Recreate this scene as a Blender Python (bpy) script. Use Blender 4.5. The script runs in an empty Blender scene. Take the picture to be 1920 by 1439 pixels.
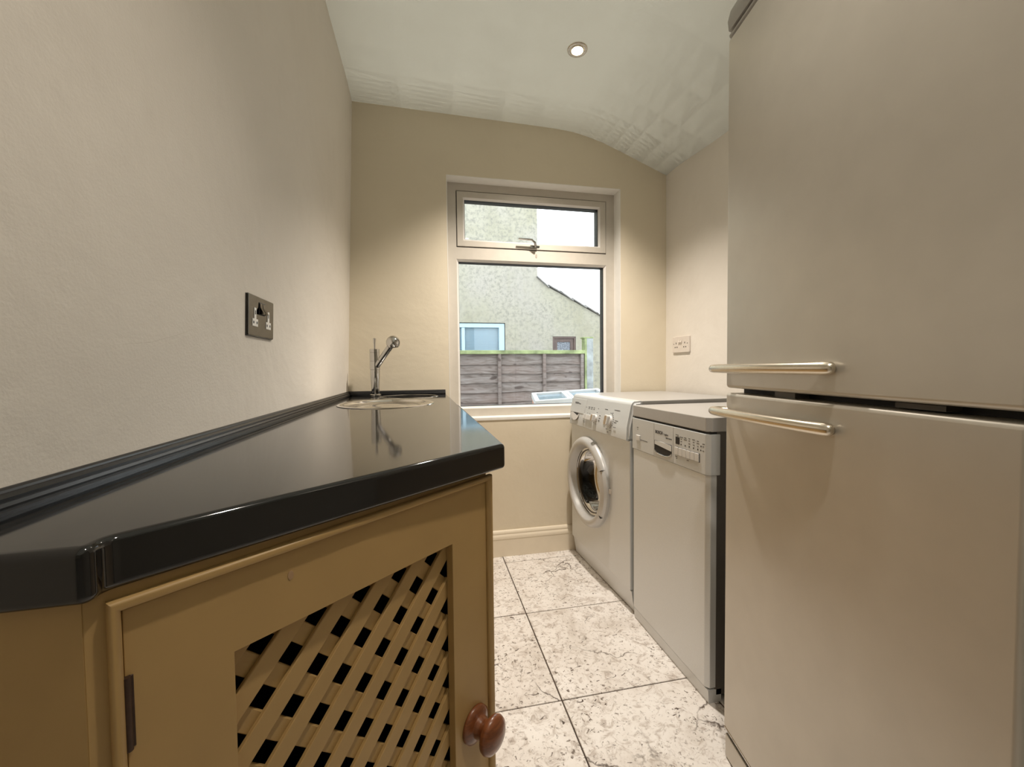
import bpy, bmesh, math, random
from mathutils import Vector, Matrix
random.seed(7)
R = math.radians
scene = bpy.context.scene
COL = scene.collection

# ------------------------------------------------------------------ camera
F_PX = 778.0
YAW, PITCH, ROLL, CAM_H = R(11.73), R(2.0), R(0.62), 1.0
fwd = Vector((math.sin(YAW)*math.cos(PITCH), math.cos(YAW)*math.cos(PITCH), -math.sin(PITCH)))
rgt = Vector((math.cos(YAW), -math.sin(YAW), 0))
dwn = fwd.cross(rgt)
r2 = rgt*math.cos(ROLL) + dwn*math.sin(ROLL)
d2 = -rgt*math.sin(ROLL) + dwn*math.cos(ROLL)
camd = bpy.data.cameras.new('camera')
camd.sensor_fit = 'HORIZONTAL'; camd.sensor_width = 36.0
camd.lens = F_PX/1920*36.0
camd.clip_start = 0.02; camd.clip_end = 200
cam = bpy.data.objects.new('camera', camd)
m = Matrix.Identity(4)
for i in range(3):
    m[i][0] = r2[i]; m[i][1] = -d2[i]; m[i][2] = -fwd[i]
m[2][3] = CAM_H
cam.matrix_world = m
COL.objects.link(cam); scene.camera = cam

# ------------------------------------------------------------------ sky, exposure
world = bpy.data.worlds.new('overcast_sky'); scene.world = world
world.use_nodes = True
bg = world.node_tree.nodes['Background']
bg.inputs['Color'].default_value = (0.90, 0.955, 1.0, 1)
bg.inputs['Strength'].default_value = 3.7
scene.view_settings.view_transform = 'Standard'
scene.view_settings.look = 'None'
scene.view_settings.gamma = 1.0
scene.view_settings.use_curve_mapping = False
scene.view_settings.exposure = 0.0
LAMP_W = 132.0
LAMP_COL = (1.0, 0.90, 0.79)

# ------------------------------------------------------------------ materials
def N(nt, typ, **kw):
    n = nt.nodes.new(typ)
    for k, v in kw.items():
        if k in n.inputs: n.inputs[k].default_value = v
        else: setattr(n, k, v)
    return n
def L(nt, a, b): nt.links.new(a, b)
def ramp(nt, fac, stops):
    n = nt.nodes.new('ShaderNodeValToRGB')
    cr = n.color_ramp
    while len(cr.elements) < len(stops): cr.elements.new(0.5)
    for e, (p, c) in zip(cr.elements, stops):
        e.position = p; e.color = (c[0], c[1], c[2], 1) if not isinstance(c, (int, float)) else (c, c, c, 1)
    L(nt, fac, n.inputs['Fac']); return n.outputs['Color']
def base_mat(name, col=(0.8,0.8,0.8), rough=0.5, metal=0.0, spec=0.5, coat=0.0):
    mt = bpy.data.materials.new(name); mt.use_nodes = True
    b = mt.node_tree.nodes['Principled BSDF']
    b.inputs['Base Color'].default_value = (*col, 1)
    b.inputs['Roughness'].default_value = rough
    b.inputs['Metallic'].default_value = metal
    b.inputs['Specular IOR Level'].default_value = spec
    if coat:
        b.inputs['Coat Weight'].default_value = coat; b.inputs['Coat Roughness'].default_value = 0.03
    return mt, mt.node_tree, b
def pos_vec(nt, scale=(1,1,1), rnd=False, obj=False):
    if obj:
        src = N(nt, 'ShaderNodeTexCoord').outputs['Object']
    else:
        src = N(nt, 'ShaderNodeNewGeometry').outputs['Position']
    mp = N(nt, 'ShaderNodeMapping'); mp.inputs['Scale'].default_value = scale
    L(nt, src, mp.inputs['Vector'])
    if rnd:
        oi = N(nt, 'ShaderNodeObjectInfo')
        mul = N(nt, 'ShaderNodeMath', operation='MULTIPLY'); mul.inputs[1].default_value = 37.0
        L(nt, oi.outputs['Random'], mul.inputs[0])
        L(nt, mul.outputs[0], mp.inputs['Location'])
    return mp.outputs['Vector']
def noise(nt, vec, scale, detail=4, rough=0.55, dist=0.0):
    n = N(nt, 'ShaderNodeTexNoise'); n.inputs['Scale'].default_value = scale
    n.inputs['Detail'].default_value = detail; n.inputs['Roughness'].default_value = rough
    n.inputs['Distortion'].default_value = dist
    if vec is not None: L(nt, vec, n.inputs['Vector'])
    return n.outputs['Fac']
def mixc(nt, fac, a, b, mode='MIX'):
    n = N(nt, 'ShaderNodeMix', data_type='RGBA', blend_type=mode)
    for sock, v in ((n.inputs[0], fac), (n.inputs[6], a), (n.inputs[7], b)):
        if isinstance(v, (int, float)): sock.default_value = v
        elif isinstance(v, tuple): sock.default_value = (*v, 1)
        else: L(nt, v, sock)
    return n.outputs[2]
def bump(nt, b, h, strength=0.2, dist=0.01):
    n = N(nt, 'ShaderNodeBump'); n.inputs['Strength'].default_value = strength; n.inputs['Distance'].default_value = dist
    L(nt, h, n.inputs['Height']); L(nt, n.outputs['Normal'], b.inputs['Normal'])
def speckle_mat(name, col, rough, metal=0.0, var=0.06, scale=60, bs=0.03, spec=0.5, coat=0.0, obj=False):
    mt, nt, b = base_mat(name, col, rough, metal, spec, coat)
    v = pos_vec(nt, obj=obj); f = noise(nt, v, scale)
    lo = tuple(c*(1-var) for c in col); hi = tuple(min(1, c*(1+var)) for c in col)
    L(nt, ramp(nt, f, [(0.3, lo), (0.7, hi)]), b.inputs['Base Color'])
    if bs: bump(nt, b, f, bs, 0.002)
    return mt
M = {}
def wall_mat(name, a, c, stain, rough=0.75, wav=0.35):
    mt, nt, b = base_mat(name, a, rough, 0, 0.35)
    v = pos_vec(nt)
    big = noise(nt, v, 1.7, 5, 0.6, 0.4); mid = noise(nt, v, 7, 4, 0.6); fine = noise(nt, v, 240, 3)
    col = ramp(nt, big, [(0.32, c), (0.62, a)])
    st = ramp(nt, mid, [(0.56, 0.0), (0.78, 0.35)])
    col = mixc(nt, st, col, stain)
    L(nt, col, b.inputs['Base Color'])
    ad = N(nt, 'ShaderNodeMath', operation='MULTIPLY_ADD'); ad.inputs[1].default_value = 30.0
    L(nt, big, ad.inputs[0]); L(nt, fine, ad.inputs[2])
    bump(nt, b, ad.outputs[0], wav, 0.0022)
    return mt
M['wall'] = wall_mat('cream_wall_paint', (0.78,0.735,0.665), (0.735,0.69,0.62), (0.67,0.62,0.55), wav=0.2)
M['wall2'] = wall_mat('back_wall_paint', (0.76,0.685,0.54), (0.73,0.655,0.515), (0.69,0.615,0.475), wav=0.12)
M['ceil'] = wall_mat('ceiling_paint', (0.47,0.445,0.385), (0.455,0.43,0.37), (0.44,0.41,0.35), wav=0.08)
M['skirt'] = speckle_mat('skirting_gloss', (0.80,0.72,0.58), 0.35, var=0.02, scale=20)
M['cab'] = speckle_mat('cream_cabinet_paint', (0.47,0.305,0.12), 0.45, var=0.03, scale=14, bs=0.02)
M['cabin'] = speckle_mat('cabinet_inside_shade', (0.05,0.043,0.038), 0.8, var=0.1, scale=10)  # dark colour stands in for the shade inside the closed cabinet
M['black'] = speckle_mat('black_gloss_laminate', (0.006,0.006,0.0065), 0.07, var=0.2, scale=200, bs=0.0, spec=0.55)
M['black'].node_tree.nodes['Principled BSDF'].inputs['IOR'].default_value = 1.58
M['upstand'] = speckle_mat('black_upstand_plastic', (0.012,0.012,0.013), 0.28, var=0.2, scale=100, bs=0.0)
M['chrome'] = speckle_mat('chrome', (0.58,0.57,0.555), 0.06, 1.0, 0.02, 30, 0.0)
M['darkchrome'] = speckle_mat('polished_dark_chrome', (0.075,0.071,0.065), 0.10, 1.0, 0.25, 30, 0.0)
M['steel'] = speckle_mat('polished_steel', (0.80,0.78,0.75), 0.13, 1.0, 0.03, 60, 0.01)
M['handle'] = speckle_mat('satin_handle', (0.74,0.68,0.58), 0.27, 1.0, 0.03, 90, 0.0)
M['fridge'] = speckle_mat('silver_fridge_paint', (0.585,0.55,0.49), 0.36, 0.4, 0.03, 12, 0.01)
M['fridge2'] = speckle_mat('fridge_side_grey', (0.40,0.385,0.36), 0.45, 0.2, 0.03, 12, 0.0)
M['silver'] = speckle_mat('silver_appliance_paint', (0.71,0.73,0.735), 0.38, 0.25, 0.025, 300, 0.01)
M['silver2'] = speckle_mat('silver_panel_plastic', (0.62,0.64,0.645), 0.36, 0.15, 0.02, 300, 0.01)
M['silverdim'] = speckle_mat('silver_top_darkened', (0.44,0.43,0.415), 0.34, 0.1, 0.02, 200, 0.01)  # copy of the silver, darkened to hold down lamp light on the tops
M['silverl'] = speckle_mat('pale_button_plastic', (0.68,0.67,0.65), 0.35, 0.05, 0.02, 200, 0.0)
M['doorplastic'] = speckle_mat('silver_door_ring', (0.56,0.56,0.55), 0.28, 0.25, 0.02, 200, 0.0)
M['side'] = speckle_mat('dark_appliance_side', (0.11,0.10,0.09), 0.5, 0.2, 0.05, 40, 0.0)
M['dial'] = speckle_mat('tan_dial_face', (0.36,0.27,0.17), 0.4, 0.2, 0.05, 150, 0.0)
M['print'] = speckle_mat('dark_print', (0.05,0.05,0.055), 0.6, 0, 0.05, 90, 0.0)
M['void'] = speckle_mat('dark_recess', (0.012,0.011,0.010), 0.6, 0, 0.1, 50, 0.0)
M['drum'] = speckle_mat('dark_drum_steel', (0.10,0.095,0.09), 0.3, 0.9, 0.1, 40, 0.0)
M['rubber'] = speckle_mat('black_gasket', (0.015,0.015,0.016), 0.5, 0, 0.1, 50, 0.0)
M['upvc'] = speckle_mat('white_frame_in_shade', (0.57,0.53,0.465), 0.4, 0, 0.03, 25, 0.01)  # white frame with its backlit shade mixed into the base colour
M['bead'] = speckle_mat('white_glazing_bead', (0.80,0.775,0.74), 0.35, 0, 0.02, 25, 0.0)
M['reveal'] = speckle_mat('white_reveal_paint', (0.86,0.845,0.80), 0.6, 0, 0.02, 25, 0.03)
M['plast'] = speckle_mat('white_socket_plastic', (0.70,0.64,0.575), 0.35, 0, 0.02, 80, 0.0)
M['insert'] = speckle_mat('white_socket_insert', (0.82,0.80,0.76), 0.35, 0, 0.02, 80, 0.0)
M['hinge'] = speckle_mat('dark_bronze', (0.055,0.03,0.02), 0.45, 0.4, 0.2, 60, 0.0)
M['grout'] = speckle_mat('dark_grout', (0.075,0.055,0.045), 0.9, 0, 0.3, 40, 0.1)
M['concrete'] = speckle_mat('concrete', (0.28,0.30,0.30), 0.9, 0, 0.35, 9, 0.3)
M['moss'] = speckle_mat('mossy_timber', (0.24,0.28,0.135), 0.9, 0, 0.45, 7, 0.3)
M['paving'] = speckle_mat('grey_paving', (0.15,0.145,0.135), 0.9, 0, 0.2, 5, 0.3)
M['brick'] = speckle_mat('red_brick', (0.42,0.22,0.15), 0.9, 0, 0.25, 12, 0.3)
M['bluewhite'] = speckle_mat('pale_blue_upvc', (0.42,0.57,0.66), 0.4, 0, 0.02, 20, 0.0)
M['blind'] = speckle_mat('pale_blue_blind', (0.62,0.78,0.90), 0.5, 0, 0.03, 20, 0.0)
M['brown'] = speckle_mat('dark_brown_door', (0.10,0.065,0.055), 0.5, 0, 0.2, 12, 0.05)
M['slate'] = speckle_mat('weathered_slate', (0.23,0.22,0.21), 0.8, 0, 0.3, 14, 0.3)
M['coldwood'] = speckle_mat('white_garden_paint', (0.50,0.505,0.50), 0.5, 0, 0.04, 20, 0.05)

def wood_mat():
    mt, nt, b = base_mat('turned_pine', (0.4,0.16,0.07), 0.3, 0, 0.5, 0.3)
    v = pos_vec(nt, (14,14,60), obj=True); f = noise(nt, v, 2.2, 4, 0.6, 1.2)
    L(nt, ramp(nt, f, [(0.3,(0.13,0.036,0.012)), (0.7,(0.26,0.085,0.028))]), b.inputs['Base Color'])
    return mt
M['wood'] = wood_mat()
def travertine():
    mt, nt, b = base_mat('travertine', (0.8,0.74,0.66), 0.38, 0, 0.45)
    v = pos_vec(nt, rnd=True)
    big = noise(nt, v, 4.5, 6, 0.65, 0.8)
    col = ramp(nt, big, [(0.25,(0.60,0.55,0.50)), (0.48,(0.80,0.765,0.73)), (0.72,(0.90,0.88,0.86))])
    mid = noise(nt, v, 30, 6, 0.7, 1.2)
    col = mixc(nt, ramp(nt, mid, [(0.50,0.0),(0.66,0.85)]), col, (0.44,0.38,0.335))
    # small pits
    sp = noise(nt, v, 95, 3, 0.6, 0.5)
    region = noise(nt, v, 5.5, 3, 0.5)
    pit = ramp(nt, sp, [(0.595,0.0),(0.65,1.0)])
    pm = N(nt, 'ShaderNodeMath', operation='MULTIPLY'); L(nt, pit, pm.inputs[0]); L(nt, ramp(nt, region, [(0.35,0.35),(0.6,1.0)]), pm.inputs[1])
    col = mixc(nt, pm.outputs[0], col, (0.17,0.135,0.11))
    # larger pits
    v2 = pos_vec(nt, (1,1.7,1), rnd=True)
    lp = noise(nt, v2, 26, 4, 0.6, 1.8)
    lpit = ramp(nt, lp, [(0.66,0.0),(0.685,1.0)])
    col = mixc(nt, lpit, col, (0.085,0.06,0.048))
    # wandering cracks
    wn = N(nt, 'ShaderNodeTexNoise'); wn.inputs['Scale'].default_value = 9; wn.inputs['Detail'].default_value = 5
    L(nt, v, wn.inputs['Vector'])
    wv = mixc(nt, 0.16, v, wn.outputs['Color'], 'ADD')
    vo = N(nt, 'ShaderNodeTexVoronoi', feature='DISTANCE_TO_EDGE'); vo.inputs['Scale'].default_value = 3.1
    L(nt, wv, vo.inputs['Vector'])
    ck = ramp(nt, vo.outputs['Distance'], [(0.0,1.0),(0.012,0.0)])
    msk = ramp(nt, noise(nt, v, 3.2, 3), [(0.52,0.0),(0.60,1.0)])
    cm = N(nt, 'ShaderNodeMath', operation='MULTIPLY'); L(nt, ck, cm.inputs[0]); L(nt, msk, cm.inputs[1])
    col = mixc(nt, cm.outputs[0], col, (0.10,0.075,0.06))
    L(nt, col, b.inputs['Base Color'])
    hs = N(nt, 'ShaderNodeMath', operation='ADD'); L(nt, pm.outputs[0], hs.inputs[0]); L(nt, lpit, hs.inputs[1])
    inv = N(nt, 'ShaderNodeMath', operation='MULTIPLY'); inv.inputs[1].default_value = -1; L(nt, hs.outputs[0], inv.inputs[0])
    bump(nt, b, inv.outputs[0], 0.35, 0.002)
    return mt
M['trav'] = travertine()
def fence_mat():
    mt, nt, b = base_mat('weathered_fence_timber', (0.3,0.26,0.24), 0.9)
    v = pos_vec(nt, (1.2,1,9), rnd=True)
    f = noise(nt, v, 3.0, 6, 0.65, 1.4); g = noise(nt, pos_vec(nt, (1,1,1), rnd=True), 1.4, 2)
    c = ramp(nt, f, [(0.28,(0.075,0.055,0.045)), (0.5,(0.18,0.15,0.135)), (0.72,(0.27,0.245,0.23))])
    c = mixc(nt, ramp(nt, g, [(0.45,0.0),(0.7,0.5)]), c, (0.18,0.12,0.10))
    k = noise(nt, pos_vec(nt, (1,1,1.6), rnd=True), 5.0, 1)
    c = mixc(nt, ramp(nt, k, [(0.70,0.0),(0.74,0.9)]), c, (0.06,0.042,0.036))
    L(nt, c, b.inputs['Base Color']); bump(nt, b, f, 0.4, 0.004)
    return mt
M['fence'] = fence_mat()
def render_mat():
    mt, nt, b = base_mat('lichened_render', (0.6,0.57,0.45), 0.95)
    v = pos_vec(nt)
    big = noise(nt, v, 0.75, 4, 0.6, 0.3); sp = noise(nt, v, 15, 6, 0.75); st = noise(nt, pos_vec(nt, (1.6,1,0.35)), 2.2, 4)
    c = ramp(nt, big, [(0.35,(0.37,0.345,0.30)), (0.55,(0.36,0.34,0.27)), (0.7,(0.31,0.29,0.215))])
    c = mixc(nt, ramp(nt, st, [(0.5,0.0),(0.75,0.45)]), c, (0.26,0.25,0.165))
    reg = ramp(nt, noise(nt, v, 0.6, 3), [(0.38,0.35),(0.58,1.0)])
    mm = N(nt, 'ShaderNodeMath', operation='MULTIPLY'); L(nt, ramp(nt, sp, [(0.47,0.0),(0.62,0.75)]), mm.inputs[0]); L(nt, reg, mm.inputs[1])
    c = mixc(nt, mm.outputs[0], c, (0.19,0.185,0.16))
    L(nt, c, b.inputs['Base Color']); bump(nt, b, sp, 0.5, 0.01)
    return mt
M['render'] = render_mat()
def glass_mat(name, tint=(1,1,1), refl=0.06):
    mt = bpy.data.materials.new(name); mt.use_nodes = True; nt = mt.node_tree
    for n in list(nt.nodes): nt.nodes.remove(n)
    out = N(nt, 'ShaderNodeOutputMaterial'); tr = N(nt, 'ShaderNodeBsdfTransparent'); gl = N(nt, 'ShaderNodeBsdfGlossy')
    tr.inputs['Color'].default_value = (*tint, 1); gl.inputs['Roughness'].default_value = 0.02
    fr = N(nt, 'ShaderNodeFresnel'); fr.inputs['IOR'].default_value = 1.45
    mx = N(nt, 'ShaderNodeMixShader')
    L(nt, fr.outputs[0], mx.inputs[0]); L(nt, tr.outputs[0], mx.inputs[1]); L(nt, gl.outputs[0], mx.inputs[2]); L(nt, mx.outputs[0], out.inputs['Surface'])
    return mt
M['glass'] = glass_mat('window_glass', (0.97,0.985,0.98))
M['smoke'] = glass_mat('smoked_door_glass', (0.62,0.61,0.60))
mt, nt, b = base_mat('sky_tinted_glass', (0.24,0.32,0.38), 0.08, 0.0, 0.6); M['gglass'] = mt  # opaque blue base stands in for sky reflected in the lid panes
mt, nt, b = base_mat('obscure_glass', (0.12,0.13,0.15), 0.35)
fz = noise(nt, pos_vec(nt), 60, 4); L(nt, ramp(nt, fz, [(0.4,(0.04,0.045,0.06)),(0.65,(0.30,0.33,0.37))]), b.inputs['Base Color']); M['obscure'] = mt
mt, nt, b = base_mat('lamp_glow', (1,0.9,0.7), 0.5)
b.inputs['Emission Color'].default_value = (1.0,0.86,0.58,1); b.inputs['Emission Strength'].default_value = 22; M['glow'] = mt

# ------------------------------------------------------------------ mesh helpers
def link(name, me, mat, parent=None, sharp=32):
    if mat is not None and not me.materials: me.materials.append(mat)
    for p in me.polygons: p.use_smooth = True
    me.set_sharp_from_angle(angle=R(sharp))
    o = bpy.data.objects.new(name, me); COL.objects.link(o)
    if parent is not None: o.parent = parent
    w = o.modifiers.new('weighted_normals', 'WEIGHTED_NORMAL'); w.mode = 'FACE_AREA'; w.weight = 100; w.keep_sharp = True
    return o
def obj(name, bm, mat, parent=None, sharp=32):
    bmesh.ops.recalc_face_normals(bm, faces=bm.faces[:])
    me = bpy.data.meshes.new(name); bm.to_mesh(me); bm.free()
    return link(name, me, M[mat], parent, sharp)
def empty(name, loc=(0,0,0), rz=0.0):
    o = bpy.data.objects.new(name, None); COL.objects.link(o); o.location = loc; o.rotation_euler = (0,0,rz)
    o.empty_display_size = 0.1
    return o
def tag(o, label=None, cat=None, group=None, kind=None):
    if label: o['label'] = label
    if cat: o['category'] = cat
    if group: o['group'] = group
    if kind: o['kind'] = kind
    return o
def box(bm, x0, x1, y0, y1, z0, z1, bev=0.0, seg=2):
    ps = [(x0,y0,z0),(x1,y0,z0),(x1,y1,z0),(x0,y1,z0),(x0,y0,z1),(x1,y0,z1),(x1,y1,z1),(x0,y1,z1)]
    t = bmesh.new()
    vs = [t.verts.new(p) for p in ps]
    for f in ((0,3,2,1),(4,5,6,7),(0,1,5,4),(1,2,6,5),(2,3,7,6),(3,0,4,7)): t.faces.new([vs[i] for i in f])
    if bev > 0: bmesh.ops.bevel(t, geom=t.edges[:], offset=bev, segments=seg, profile=0.5, affect='EDGES')
    merge(bm, t)
def merge(bm, t, mat4=None):
    if mat4 is not None: t.transform(mat4)
    me = bpy.data.meshes.new('tmp'); t.to_mesh(me); t.free(); bm.from_mesh(me); bpy.data.meshes.remove(me)
def BX(name, mat, parent, x0, x1, y0, y1, z0, z1, bev=0.0, seg=2):
    bm = bmesh.new(); box(bm, x0, x1, y0, y1, z0, z1, bev, seg); return obj(name, bm, mat, parent)
def prism(bm, pts, z0, z1, bev=0.0, seg=2):
    t = bmesh.new()
    a = [t.verts.new((p[0],p[1],z0)) for p in pts]; c = [t.verts.new((p[0],p[1],z1)) for p in pts]
    n = len(pts)
    t.faces.new(a[::-1]); t.faces.new(c)
    for i in range(n): t.faces.new((a[i],a[(i+1)%n],c[(i+1)%n],c[i]))
    if bev: bmesh.ops.bevel(t, geom=t.edges[:], offset=bev, segments=seg, profile=0.5, affect='EDGES')
    merge(bm, t)
def lathe(bm, prof, n=32, mat4=None, close=True):
    t = bmesh.new(); rings = []
    for (r, z) in prof:
        if r < 1e-6: rings.append([t.verts.new((0,0,z))])
        else: rings.append([t.verts.new((r*math.cos(2*math.pi*k/n), r*math.sin(2*math.pi*k/n), z)) for k in range(n)])
    for a, c in zip(rings, rings[1:]):
        for k in range(n):
            q = (k+1) % n
            if len(a) == 1 and len(c) == 1: continue
            if len(a) == 1: t.faces.new((a[0], c[k], c[q]))
            elif len(c) == 1: t.faces.new((a[k], a[q], c[0]))
            else: t.faces.new((a[k], a[q], c[q], c[k]))
    merge(bm, t, mat4)
def tube(bm, pts, rad, n=16, caps=True, flat=1.0, up=Vector((0,0,1))):
    pts = [Vector(p) for p in pts]; t = bmesh.new(); rings = []
    for i, p in enumerate(pts):
        a = pts[max(i-1,0)]; c = pts[min(i+1,len(pts)-1)]
        d = (c-a).normalized(); u = up
        if abs(d.dot(u)) > 0.95: u = Vector((0,1,0))
        s = d.cross(u).normalized(); w = s.cross(d).normalized()
        r = rad[i] if isinstance(rad, (list, tuple)) else rad
        rings.append([t.verts.new(p + s*(r*math.cos(2*math.pi*k/n)) + w*(r*flat*math.sin(2*math.pi*k/n))) for k in range(n)])
    for a, c in zip(rings, rings[1:]):
        for k in range(n): t.faces.new((a[k], a[(k+1)%n], c[(k+1)%n], c[k]))
    if caps: t.faces.new(rings[0][::-1]); t.faces.new(rings[-1])
    merge(bm, t)
def shape2d(outer, holes, half, bevel=0.0, res=2):
    """mesh of a flat outline with holes, thickness 2*half around z=0"""
    cu = bpy.data.curves.new('tmpc', 'CURVE'); cu.dimensions = '2D'; cu.fill_mode = 'BOTH'
    cu.extrude = max(half-bevel, 0.0); cu.bevel_depth = bevel; cu.bevel_resolution = res
    cu.offset = -bevel
    for pts in [outer]+holes:
        s = cu.splines.new('POLY'); s.points.add(len(pts)-1); s.use_cyclic_u = True
        for p, q in zip(s.points, pts): p.co = (q[0], q[1], 0, 1)
    o = bpy.data.objects.new('tmpo', cu)
    me = bpy.data.meshes.new_from_object(o)
    bpy.data.objects.remove(o); bpy.data.curves.remove(cu)
    me.materials.clear()
    return me
def S2(name, mat, parent, outer, holes, half, bevel=0.0, mat4=None, res=2):
    me = shape2d(outer, holes, half, bevel, res)
    bm = bmesh.new(); bm.from_mesh(me); bpy.data.meshes.remove(me)
    bmesh.ops.remove_doubles(bm, verts=bm.verts[:], dist=1e-5)
    if mat4 is not None: bm.transform(mat4)
    return obj(name, bm, mat, parent)
XZ = Matrix.Rotation(R(90), 4, 'X')                  # drawing plane (x,y) -> (x, -0, z); thickness along y
def front(y=0.0): return Matrix.Translation((0,y,0)) @ XZ
def circ(cx, cy, rx, ry=None, n=48):
    ry = rx if ry is None else ry
    return [(cx+rx*math.cos(2*math.pi*k/n), cy+ry*math.sin(2*math.pi*k/n)) for k in range(n)]
def rect(x0, x1, y0, y1): return [(x0,y0),(x1,y0),(x1,y1),(x0,y1)]
def rrect(x0, x1, y0, y1, r, n=5):
    out = []
    for cx, cy, a in ((x1-r,y0+r,-90),(x1-r,y1-r,0),(x0+r,y1-r,90),(x0+r,y0+r,180)):
        for k in range(n+1):
            t = R(a+90*k/n); out.append((cx+r*math.cos(t), cy+r*math.sin(t)))
    return out
def text(name, body, size, mat, parent, x, z, y=-0.0004, align='LEFT', sx=1.0, bold=0.0):
    cu = bpy.data.curves.new('tmpt', 'FONT'); cu.body = body; cu.size = size; cu.extrude = 0.0002; cu.offset = bold
    cu.align_x = align; cu.align_y = 'CENTER'; cu.resolution_u = 2
    o = bpy.data.objects.new('tmpt', cu); me = bpy.data.meshes.new_from_object(o)
    bpy.data.objects.remove(o); bpy.data.curves.remove(cu); me.materials.clear()
    bm = bmesh.new(); bm.from_mesh(me); bpy.data.meshes.remove(me)
    bm.transform(Matrix.Translation((x,y,z)) @ XZ @ Matrix.Diagonal((sx,1,1,1)))
    return obj(name, bm, mat, parent)

# ------------------------------------------------------------------ room shell
YB = 2.161; XR_ = 1.355; YN = -2.9
def wl(z): return -0.375 + (z-0.88)*0.035           # the left wall leans a little
# floor with tiles
bm = bmesh.new(); box(bm, -0.5, 1.45, YN-0.1, 2.30, -0.10, -0.0035)
floor = tag(obj('floor', bm, 'grout'), kind='structure')
PT = 0.457; G = 0.0022
tile_me = {}
for ix in range(-2, 3):
    for iy in range(-9, 3):
        x0 = 0.385+ix*PT; y0 = 1.163+(iy)*PT
        x1 = x0+PT; y1 = y0+PT
        cx0, cx1 = max(x0, wl(0)), min(x1, XR_); cy0, cy1 = max(y0, YN), min(y1, YB)
        if cx1-cx0 < 0.02 or cy1-cy0 < 0.02: continue
        key = (round(cx1-cx0,4), round(cy1-cy0,4))
        if key not in tile_me:
            b_ = bmesh.new(); box(b_, G, key[0]-G, G, key[1]-G, -0.012, 0.0, 0.0012, 1)
            bmesh.ops.recalc_face_normals(b_, faces=b_.faces[:])
            me = bpy.data.meshes.new('tile'); b_.to_mesh(me); b_.free(); me.materials.append(M['trav']); tile_me[key] = me
        t = bpy.data.objects.new('tile', tile_me[key]); COL.objects.link(t); t.parent = floor
        t.location = (cx0, cy0, random.uniform(-0.0004, 0.0004))
# left wall
bm = bmesh.new()
t = [(wl(-0.1),-0.1),(wl(2.5),2.5),(wl(2.5)-0.15,2.5),(wl(-0.1)-0.15,-0.1)]
vs0 = [bm.verts.new((p[0],YN-0.1,p[1])) for p in t]; vs1 = [bm.verts.new((p[0],YB+0.2,p[1])) for p in t]
bm.faces.new(vs0); bm.faces.new(vs1[::-1])
for i in range(4): bm.faces.new((vs0[i],vs0[(i+1)%4],vs1[(i+1)%4],vs1[i]))
wall_left = tag(obj('wall_left', bm, 'wall'), kind='structure')
cp = [(0.45,1.021),(0.547,1.027),(0.612,1.037),(0.66,1.042),(0.719,1.056),(0.77,1.071),(0.837,1.086),(0.90,1.088)]
bm = bmesh.new(); tube(bm, [(wl(z)-0.0002,y,z) for y,z in cp], [0.0001,0.0002,0.00025,0.0003,0.0003,0.00025,0.0002,0.0001], 5)
crack_m, _, _ = base_mat('crack', (0.60,0.55,0.47), 0.9); M['crack'] = crack_m
obj('hairline_crack', bm, 'crack', wall_left)
# right wall, near wall
tag(BX('wall_right', 'wall', None, XR_, XR_+0.15, YN-0.1, YB+0.2, -0.1, 2.5), kind='structure')
tag(BX('wall_near', 'wall', None, -0.6, 1.5, YN-0.15, YN, -0.1, 2.5), kind='structure')
# back wall with the window hole
WX0, WX1, WZ0, WZ1 = 0.120, 1.073, 0.744, 1.989
wall_back = tag(S2('wall_back', 'wall2', None, rect(-0.56,1.505,-0.1,2.5), [rect(WX0,WX1,WZ0,WZ1)], 0.10, 0.0, front(YB+0.10)), kind='structure')
def lining(name, quads):
    bm = bmesh.new()
    for q in quads: box(bm, *q)
    return obj(name, bm, 'reveal', wall_back)
lining('window_reveal', [(WX0-0.001,WX0+0.002,YB-0.0006,YB+0.078,WZ0,WZ1),(WX1-0.002,WX1+0.001,YB-0.0006,YB+0.078,WZ0,WZ1),
        (WX0,WX1,YB-0.0006,YB+0.078,WZ1-0.002,WZ1+0.001)])
BX('window_board', 'reveal', wall_back, WX0-0.001, WX1+0.001, YB-0.004, YB+0.08, WZ0-0.014, WZ0+0.002, 0.002)
# ceiling: nearly flat, bending down to the right, slightly drooping at the back wall
def cz(x, y):
    P = [(-0.6,2.305),(-0.325,2.301),(0.60,2.281),(0.726,2.277),(0.80,2.270),(0.846,2.262),(0.90,2.251),(0.97,2.234),(1.10,2.190),(1.351,2.10),(1.6,2.01)]
    z = P[-1][1]
    for (a, za), (c, zc) in zip(P, P[1:]):
        if x <= c: z = za+(zc-za)*(x-a)/(c-a); break
    k = max(0.0, min(1.0, (x-0.85)/0.5))
    z -= k*0.040*max(0.0, min(1.0, (YB-y)/0.5))
    w = max(0.0, min(1.0, (0.16-(YB-y))/0.16))
    return z - 0.012*w*w + 0.012 - 0.012*k
bm = bmesh.new()
xs = [-0.56,-0.45,-0.325,-0.1,0.15,0.4,0.6,0.70,0.76,0.80,0.84,0.88,0.92,0.97,1.03,1.10,1.2,1.28,1.355,1.45]
ys = [YN-0.12,-2.0,-1.0,-0.5,0.0,0.5,1.0,1.4,1.6,1.8,1.95,2.0,2.03,2.06,2.09,2.12,2.145,2.17,2.3]
g = [[bm.verts.new((x,y,cz(x,y))) for y in ys] for x in xs]
for i in range(len(xs)-1):
    for j in range(len(ys)-1): bm.faces.new((g[i][j],g[i][j+1],g[i+1][j+1],g[i+1][j]))
bmesh.ops.solidify(bm, geom=bm.faces[:], thickness=-0.12)
tag(obj('ceiling', bm, 'ceil', None, 60), kind='structure')
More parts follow.
